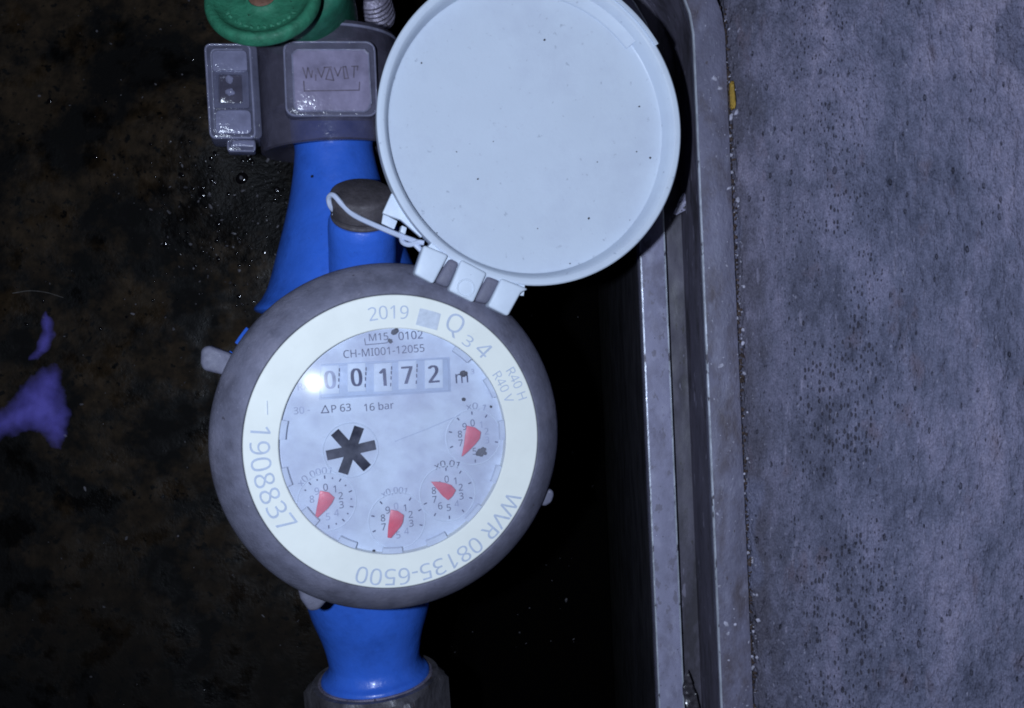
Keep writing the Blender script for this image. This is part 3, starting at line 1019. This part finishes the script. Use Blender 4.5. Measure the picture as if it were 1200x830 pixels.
# ================================================================== SEAL WIRE
hw = -58
bm = tube([mp(412, 249, -100), mp(398, 250, -88), mp(388, 243, -78), mp(385.5, 232, -70), mp(391, 229, -62), mp(402, 241, hw), mp(416, 253, -52), mp(444, 266, -40), mp(468, 276, -28), mp(484, 282, -18), mp(493, 286, -12)], 3.3)
tube([mp(390, 250, -84), mp(402, 256, -82), mp(416, 260, -80), mp(428, 262, -84)], 2.6, bm=bm)
tube([mp(470, 276, -30), mp(472, 284, -24), mp(480, 287, -18), mp(490, 284, -12), mp(497, 285, -10)], 3.0, bm=bm)
tube([mp(484, 284, -16), mp(489, 289, -14), mp(493.5, 293.5, -14)], 3.2, bm=bm)
tag(obj('seal_wire', bm, M_wire), 'pale plastic seal wire looped round the brown screw plug', 'wire')

# ================================================================== UNION NUTS
def hexnut(v_top, v_bot, r, name, label, mat):
    """six-sided nut round the pipe axis, chamfered at the meter end"""
    t = thing(name, M(UA, (v_top + v_bot) / 2, HA - r), label, 'nut')
    seg = 72
    bm = bmesh.new(); rings = []
    sgn = 1 if v_top > v_bot else -1
    def hr(a):
        k = (a % (math.pi / 3)) - math.pi / 6
        return r * math.cos(math.pi / 6) / math.cos(k)
    for v, f in ((v_top, lambda a: 0.68 * r), (v_top, lambda a: 0.868 * r), (v_top - sgn * 7, lambda a: min(hr(a), 0.95 * r)), (v_top - sgn * 13, lambda a: hr(a)), (v_bot, lambda a: hr(a))):
        rings.append([bm.verts.new(M(UA + f(2 * math.pi * i / seg) * math.cos(2 * math.pi * i / seg + .17), v, HA + f(2 * math.pi * i / seg) * math.sin(2 * math.pi * i / seg + .17))) for i in range(seg)])
    for A, B in zip(rings[:-1], rings[1:]):
        for i in range(seg): bm.faces.new((A[i], A[(i + 1) % seg], B[(i + 1) % seg], B[i]))
    bm.faces.new(rings[-1])
    obj('hexagon', bm, mat, t, angle=22)
    w = [(70, 0), (82, 0), (83, 1), (83, 2.5), (82, 3.5), (70, 3.5)]
    obj('washer', lathe([(a, v_top - sgn * 2 + sgn * b) for a, b in w], neck_frame, 60, True), M_greyfit if mat is M_nut else mat, t)
    return t


vn = v775 - 22
hexnut(vn - 1, vn - 140, 105, 'union_nut', 'dark corroded hexagonal nut below the blue outlet neck', M_nut)
vt = loc(388, 132, HA)[1]
hexnut(vt, vt + 80, 84, 'union_nut', 'dark nut inside the clear sealing housing above the inlet', M_nut)

# ================================================================== SEALING HOUSING
hc = HA + 98
clampT = thing('sealing_housing', M(UA, loc(388, 100, HA)[1], HA - 100), 'cloudy see-through plastic sealing housing clipped round the upper pipe joint', 'pipe seal')
va, vz = loc(388, 167, hc - 20)[1], loc(388, 27, hc - 20)[1]
R0 = 99
shell = [(62, va + 10), (70, va + 6), (R0 - 14, va + 1), (R0 - 3, va), (R0, va + 2), (R0 + 1, va + 30), (R0 + 1, vz - 6), (R0 - 2, vz - 1), (R0 - 22, vz + 2), (62, vz + 3), (62, vz - 1)]
obj('shell', lathe(shell, neck_frame, 64), M_clamp, clampT)
obj('edge_glint', lathe([(R0 + 0.2, vz - 10), (R0 + 1.8, vz - 9), (R0 + 1.8, vz - 6.5), (R0 + 0.2, vz - 5.5)], neck_frame, 64, True), M_glint, clampT)  # added ring for a highlight line round the shell


def rr_px(x0, y0, x1, y1, r, sk=0.0):
    q = rrect((x0 + x1) / 2, (y0 + y1) / 2, x1 - x0, y1 - y0, r, 4)
    return [(x + sk * (y - y0), y) for x, y in q]


hp2 = hc + 5
plaque = obj('plaque', mprism(rr_px(331, 48, 440, 137, 11, 0.04), hp2, hc - 20, 3.0, 3), M_plaque, clampT)
obj('plaque_field', mprism(rr_px(341, 57, 433, 131, 9, 0.04), hp2 + 2.5, hp2 - 1, 1.8, 2), M_plaquef, plaque)
bm = bmesh.new()


def cp(x, y): return 325 + x / 7.904, 40 + y / 7.904


ht = hp2 + 2.9
for ln in ([(235, 310), (268, 408), (282, 312), (315, 402), (325, 340)], [(355, 378), (356, 430)], [(372, 320), (408, 402), (440, 308)], [(430, 310), (500, 306)],
           [(482, 320), (450, 418), (522, 430), (492, 320)], [(528, 312), (560, 388), (592, 308)], [(608, 304), (622, 412), (658, 410), (634, 302), (606, 304)],
           [(688, 300), (746, 298), (740, 335)], [(712, 300), (708, 402)], [(244, 436), (250, 528), (758, 520), (762, 445)]):
    stroke(bm, [cp(*q) for q in ln], ht, 1.5)
obj('embossed_mark', bm, M_engrave, plaque, smooth=False)

# wing with its clip window and the little tab below; a twin on the side under the lid
hwg = HA + 40
wing = obj('wing', mprism(rr_px(239, 51, 301, 163, 7, 0.06), hwg, hwg - 60, 2.2, 3), M_wing, clampT)
obj('wing_field', mprism(rr_px(248, 59, 289, 85, 5, 0.05), hwg + 3, hwg - 1, 1.2), M_wingf, wing)
obj('wing_field', mprism(rr_px(252, 129, 294, 157, 6, 0.03), hwg + 4.5, hwg - 1, 1.5), M_wingf, wing)
fr_o = rr_px(250.5, 82.5, 291, 127, 3, 0.03)
fr_i = rr_px(255.5, 87.5, 284, 121.5, 2.5, 0.03)
bm = bmesh.new()
qo, qi = [loc(x, y, hwg + 5) for x, y in fr_o], [loc(x, y, hwg + 5) for x, y in fr_i]
A = [bm.verts.new(M(u, v, hwg - 1)) for u, v in qo]; B = [bm.verts.new(M(u, v, hwg + 5)) for u, v in qo]
C = [bm.verts.new(M(u, v, hwg + 5)) for u, v in qi]; E_ = [bm.verts.new(M(u, v, hwg + 0.6)) for u, v in qi]
for P_, Q_ in ((A, B), (B, C), (C, E_)):
    for i in range(len(P_)):
        j = (i + 1) % len(P_); bm.faces.new((P_[i], P_[j], Q_[j], Q_[i]))
obj('clip_window', bm, M_wing, wing)
obj('clip_pane', mprism(rr_px(256.5, 88.5, 283, 120.5, 2, 0.03), hwg + 1.4, hwg + 0.4, 0.3), M_clamp, wing)
bm = bmesh.new()
for x, y in ((269, 93), (269.5, 108)):
    blob(bm, mp(x, y, hwg + 2.6), 5.5, 5.0, 3.0, 0.4, 3)
obj('clip_barb', bm, M_wingf, wing)
obj('clip_tab', mprism(rr_px(266, 163.5, 299, 178, 3, 0.04), hwg - 12, hwg - 40, 1.8), M_wing, wing)
obj('clip_tab', mprism(rr_px(272, 165, 298, 172, 2, 0.04), hwg - 9, hwg - 13, 1.0), M_wingf, wing)
def outline(name, pts, h, r, parent):  # thin added rims standing in for bright edge glints
    obj(name, tube([mp(x, y, h) for x, y in pts], r, 6, smooth_n=0), M_glint, parent)


wo = rr_px(240.5, 52.5, 292.5, 161.5, 6, 0.06); outline('edge_glint', wo + wo[:1], hwg - 0.3, 1.5, wing)
wo = rr_px(247, 58, 290, 158.5, 6, 0.05); outline('edge_glint', wo[5:16], hwg + 0.3, 1.2, wing)
wo = rr_px(267, 164.5, 298, 177, 3, 0.04); outline('edge_glint', wo + wo[:1], hwg - 12.3, 1.3, wing)
po = rr_px(332.5, 49.5, 438.5, 135.5, 10, 0.04); outline('edge_glint', po + po[:1], hp2 - 0.3, 1.3, plaque)
po = rr_px(342, 58, 432, 130, 9, 0.04); outline('edge_glint', [(x + random.uniform(-.8, .8), y + random.uniform(-.8, .8)) for x, y in po + po[:1]], hp2 + 2.2, 1.2, plaque)
obj('wing', mprism(rr_px(480, 45, 535, 157, 7, 0.06), hwg, hwg - 60, 2.2, 3), M_wing, clampT)

# ================================================================== GREEN VALVE
wn = Vector((0.0, 0.42, 0.907)).normalized()
wc = at(307, -3, -15)
valve = thing('stop_valve', at(340, -10, -300), 'green handwheel valve cut off by the top edge of the picture', 'valve')
wfr = axis_frame(wc, wn, Vector((1, 0, 0)))
WP = [(0, -13), (60, -13), (72, -12), (77, -9), (78, -4), (76, 2), (71, 5), (65, 3.5), (60, -1), (52, -4), (36, -4), (26, -2), (22, 1), (20.5, 2.5), (18, 1.5), (17, -3), (0, -3)]
wheel = obj('handwheel', lathe([(r_ * .885, h_) for r_, h_ in dense(WP, 3)], wfr, 96), M_green, valve)
obj('hub_screw', lathe([(16.2, -4), (15.8, 0), (13, 1.8), (4, 2.2), (3, 0.5), (0, 0.5)], wfr, 24), M_rustscrew, wheel)
bm = bmesh.new()
for k in range(13):        # worn raised marks round the face
    a = math.radians(-150 + 10 * k + random.uniform(-2, 2))
    p = wfr(44 * math.cos(a), 44 * math.sin(a), -3.4)
    blob(bm, p, random.uniform(2, 3.4), random.uniform(1.2, 2.4), 1.3, 0.6, 2)
obj('raised_marks', bm, M_green, wheel)
bfz = axis_frame(at(346, -15, -95), Vector((0.05, 0.1, 1)), Vector((1, 0, 0)))
obj('valve_body', lathe(dense([(0, -130), (50, -130), (66, -110), (70, -60), (72, 0), (72, 20), (68, 36), (50, 42), (0, 42)], 3), bfz, 64), M_green2, valve)
# grey threaded joint beside it
gfz = axis_frame(at(440, 12, -300), Vector((-0.06, 0.32, 0.95)), Vector((1, 0, 0)))
gp_ = [(0, -20), (26, -20)]
for k in range(6):
    gp_ += [(25, -16 + k * 9), (28, -13 + k * 9), (28, -10 + k * 9), (25, -7.5 + k * 9)]
gp_ += [(20, 42), (20, 62), (30, 64), (32, 70), (32, 96), (29, 100), (0, 100)]
tag(obj('pipe_fitting', lathe(gp_, gfz, 40), M_greyfit), 'grey threaded pipe fitting between the green valve and the lid', 'fitting')

# ================================================================== SMALL THINGS
# yellow filler in the joint
bm = bmesh.new()
foam = bmesh.ops.create_icosphere(bm, subdivisions=4, radius=1)
for v in foam['verts']:
    n_ = v.co.normalized()
    k = 1 + 0.22 * noise.noise(n_ * 2.2 + Vector((4, 1, 0))) + 0.10 * noise.noise(n_ * 6)
    q_ = Vector([math.copysign(abs(c_) ** 0.6, c_) for c_ in n_]) * k
    v.co = at(858, 112, -190) + SIDE * (3.4 * q_.x) + DIR * (19 * q_.y) + Vector((0, 0, 7 * q_.z))
tag(obj('foam_scrap', bm, M_foam, angle=180), 'small yellow foam scrap stuck in the joint beside the steel rim', 'scrap')

# pale straw on the floor


def fl(px, py, up=2):
    p = at(px, py, ZF)
    return Vector((p.x, p.y, floor_z(p.x, p.y) + up))


tag(obj('straw', tube([fl(16, 344, 5), fl(35, 341, 6), fl(55, 343, 5), fl(74, 349, 5)], lambda t: 0.65 - t * .3), make('dull_straw', (0.15, 0.14, 0.135), 0.6, 0.4, 10, [], None)), 'pale thin straw lying on the dark mud at the left', 'straw')

# violet reflection on the wet floor, painted as a thin skin


def reflection_mat():
    m, nt, P, out = nodes('violet_reflection_thin')
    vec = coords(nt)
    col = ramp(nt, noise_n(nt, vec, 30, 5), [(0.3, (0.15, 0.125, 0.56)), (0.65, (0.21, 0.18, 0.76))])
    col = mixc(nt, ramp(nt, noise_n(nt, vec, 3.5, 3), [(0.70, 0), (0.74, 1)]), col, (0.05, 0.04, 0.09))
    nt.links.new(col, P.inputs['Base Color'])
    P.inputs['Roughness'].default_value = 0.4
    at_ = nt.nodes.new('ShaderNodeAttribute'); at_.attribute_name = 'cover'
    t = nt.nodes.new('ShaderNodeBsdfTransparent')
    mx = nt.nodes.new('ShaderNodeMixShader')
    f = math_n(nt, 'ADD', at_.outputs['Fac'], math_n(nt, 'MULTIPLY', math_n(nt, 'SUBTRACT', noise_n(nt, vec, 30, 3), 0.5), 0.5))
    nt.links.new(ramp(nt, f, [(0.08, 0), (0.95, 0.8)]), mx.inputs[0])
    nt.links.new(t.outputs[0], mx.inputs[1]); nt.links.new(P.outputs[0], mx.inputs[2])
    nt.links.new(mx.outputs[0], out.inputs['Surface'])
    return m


def thin_layer(name, outline, label, cat, mat, up=3.5, soft=22.0):
    """thin crinkled skin on the floor that carries the painted reflection"""
    bm = bmesh.new()
    V = [bm.verts.new((x, y, 0)) for x, y in outline]
    f = bm.faces.new(V)
    bmesh.ops.triangulate(bm, faces=[f])
    for _ in range(4): bmesh.ops.subdivide_edges(bm, edges=bm.edges, cuts=1, use_grid_fill=True)
    lay = bm.verts.layers.float.new('cover')
    segs = list(zip(outline, outline[1:] + outline[:1]))
    for v in bm.verts:
        dmin = 1e9
        for (ax_, ay_), (bx_, by_) in segs:
            dx, dy = bx_ - ax_, by_ - ay_
            t_ = max(0, min(1, ((v.co.x - ax_) * dx + (v.co.y - ay_) * dy) / (dx * dx + dy * dy)))
            dmin = min(dmin, math.hypot(v.co.x - ax_ - t_ * dx, v.co.y - ay_ - t_ * dy))
        v[lay] = min(1, dmin / soft)
    for v in bm.verts:
        p = fl(v.co.x + 2.5 * noise.noise(Vector((v.co.x / 9, v.co.y / 9, 4))), v.co.y + 2.5 * noise.noise(Vector((v.co.x / 9, v.co.y / 9, 8))), up)
        v.co = p + Vector((0, 0, 0.5 * noise.noise(p / 30.0)))
    g = bmesh.ops.extrude_face_region(bm, geom=bm.faces[:])
    for v in g['geom']:
        if isinstance(v, bmesh.types.BMVert): v.co.z -= 0.8
    return tag(obj(name, bm, mat, angle=60), label, cat)


M_reflection = reflection_mat()
thin_layer('thin_patch', [(-44, 490), (-12, 482), (4, 474), (20, 455), (34, 438), (50, 428), (68, 422), (78, 434), (80, 460), (87, 488), (83, 508), (72, 528), (57, 524), (46, 510), (34, 508), (15, 515), (-10, 524), (-44, 536)],
     'wide violet-blue painted reflection patch on the dark floor at the left edge', 'thin_layer', M_reflection, soft=30)
thin_layer('thin_patch', [(30, 424), (40, 406), (47, 390), (44, 372), (53, 362), (64, 376), (66, 392), (59, 410), (46, 424)],
     'narrow violet painted reflection sliver just above the wide violet patch', 'thin_layer', M_reflection, soft=15)

# ragged thin sheet and a curled dark leaf in the steel channel


def channel_sheet(name, outline, z, label, cat, mat, curl=5):
    bm = bmesh.new()
    V = [bm.verts.new((x, y, 0)) for x, y in outline]
    f = bm.faces.new(V)
    bmesh.ops.triangulate(bm, faces=[f])
    for _ in range(3): bmesh.ops.subdivide_edges(bm, edges=bm.edges, cuts=1, use_grid_fill=True)
    for v in bm.verts:
        p = at(v.co.x, v.co.y, z)
        v.co = p + Vector((0, 0, curl * noise.noise(Vector((v.co.x / 9, v.co.y / 9, 3)))))
    g = bmesh.ops.extrude_face_region(bm, geom=bm.faces[:])
    for v in g['geom']:
        if isinstance(v, bmesh.types.BMVert): v.co.z -= 1.0
    return tag(obj(name, bm, mat, angle=60), label, cat)


channel_sheet('thin_patch', [(789, 251), (797, 232), (806, 219), (813, 209), (815, 226), (815, 238), (804, 246), (793, 252)], -292,
              'grey ragged thin sheet in the steel channel beside the lid', 'thin_layer', M_sheet)
channel_sheet('dead_leaf', [(801, 794), (806, 786), (811, 800), (816, 815), (820, 832), (806, 834), (800, 812)], -292,
              'shiny dark leaf curled over the steel flange at the bottom', 'leaf', M_leaf, 12)
bm = tube([at(826, 764, -318), at(832, 763, -300), at(838, 769, -292), at(841, 781, -300)], 1.4)
tag(obj('twig', bm, M_straw), 'thin curved twig in the steel channel near the bottom', 'twig')

# loose crumbs along the joint and on the rim
bm = bmesh.new()
for _ in range(330):
    t = random.uniform(-420, 720)
    if random.random() < 0.72:
        s = sRo + random.gauss(3, 5.0); z = -193 + random.uniform(-2, 2)
    else:
        s = random.uniform(4, sRo); z = ZR + 0.4
    r = random.choice((0.4, 0.5, 0.6, 0.8, 1.0, 1.4, 2.6)) * random.uniform(.6, 1.3)
    p = REF + DIR * t + SIDE * (s + bend(t)); p.z = z
    blob(bm, p, r, r * random.uniform(.8, 1.7), r * .6, 0.8, 1)
tag(obj('crumbs', bm, M_crumb, smooth=False), 'loose pale crumbs along the joint between rim and concrete', 'crumbs', kind='stuff')
bm = bmesh.new()
for _ in range(420):
    t = random.uniform(-420, 720)
    p = REF + DIR * t + SIDE * (sRo + random.gauss(1.5, 2.0) + bend(t)); p.z = -193.5
    r = random.uniform(0.8, 2.3)
    blob(bm, p, r, r * random.uniform(1, 2.2), r * .6, 0.8, 1)
tag(obj('joint_rust', bm, make('joint_rust', (0.055, 0.035, 0.03), 0.75, 0.6, 12, [], (0.6, 3, 1))), 'dark rusty filling of the joint beside the steel rim', 'rust', kind='stuff')
# wet grit catching the flash on the floor
bm = bmesh.new()
for _ in range(620):
    px = random.uniform(-20, 720); py = random.uniform(-20, 850)
    if random.random() < 0.45:
        px = random.gauss(275, 50); py = random.gauss(235, 60)
    p = fl(px, py, 0.5)
    r = random.choice((0.5, 0.6, 0.7, 0.8, 1.0, 1.3, 2.2)) * random.uniform(.6, 1.3)
    blob(bm, p, r, r * random.uniform(.5, 2.4), r * .8, 0.9, 1)
wet = bmesh.new()
for _ in range(150):
    px = random.gauss(284, 42); py = random.gauss(250, 60)
    if random.random() < .3: px = random.uniform(0, 330); py = random.uniform(0, 400)
    r = random.choice((1.2, 1.6, 2.2, 3, 4.5)) * random.uniform(.7, 1.2)
    blob(wet, fl(px, py, -r * .25), r, r * random.uniform(.8, 1.5), r * .6, 0.5, 2)
M_wet = make('wet_stone', (0.006, 0.005, 0.006), 0.11, 0.5, 8, [], None, rvar=0.04, spec=1.0)
for px, py, r in ((288, 212, 11), (296, 188, 6), (289, 192, 4), (243, 231, 7), (272, 230, 4), (326, 224, 6), (310, 296, 3), (199, 279, 3), (230, 312, 3), (275, 334, 3), (314, 278, 2.4), (296, 306, 2.4)):
    blob(wet, fl(px, py, -r * .05), r, r * 1.1, r * .38, 0.10, 3)
tag(obj('wet_stones', wet, M_wet, angle=180), 'wet dark gravel glinting left of the blue inlet neck', 'gravel', kind='stuff')
for px, py, r in ((288, 212, 4.5), (252, 231, 2.4), (296, 186, 2.2), (200, 279, 1.8), (228, 315, 2), (312, 297, 2), (326, 224, 2), (114, 37, 2), (212, 174, 1.8), (45, 112, 2.4), (50, 372, 2)):
    blob(bm, fl(px, py, 1), r, r * 1.2, r, 0.3, 2)
tag(obj('wet_grit', bm, M_grit, smooth=False), 'wet shiny grit scattered over the dark pit floor', 'grit', kind='stuff')
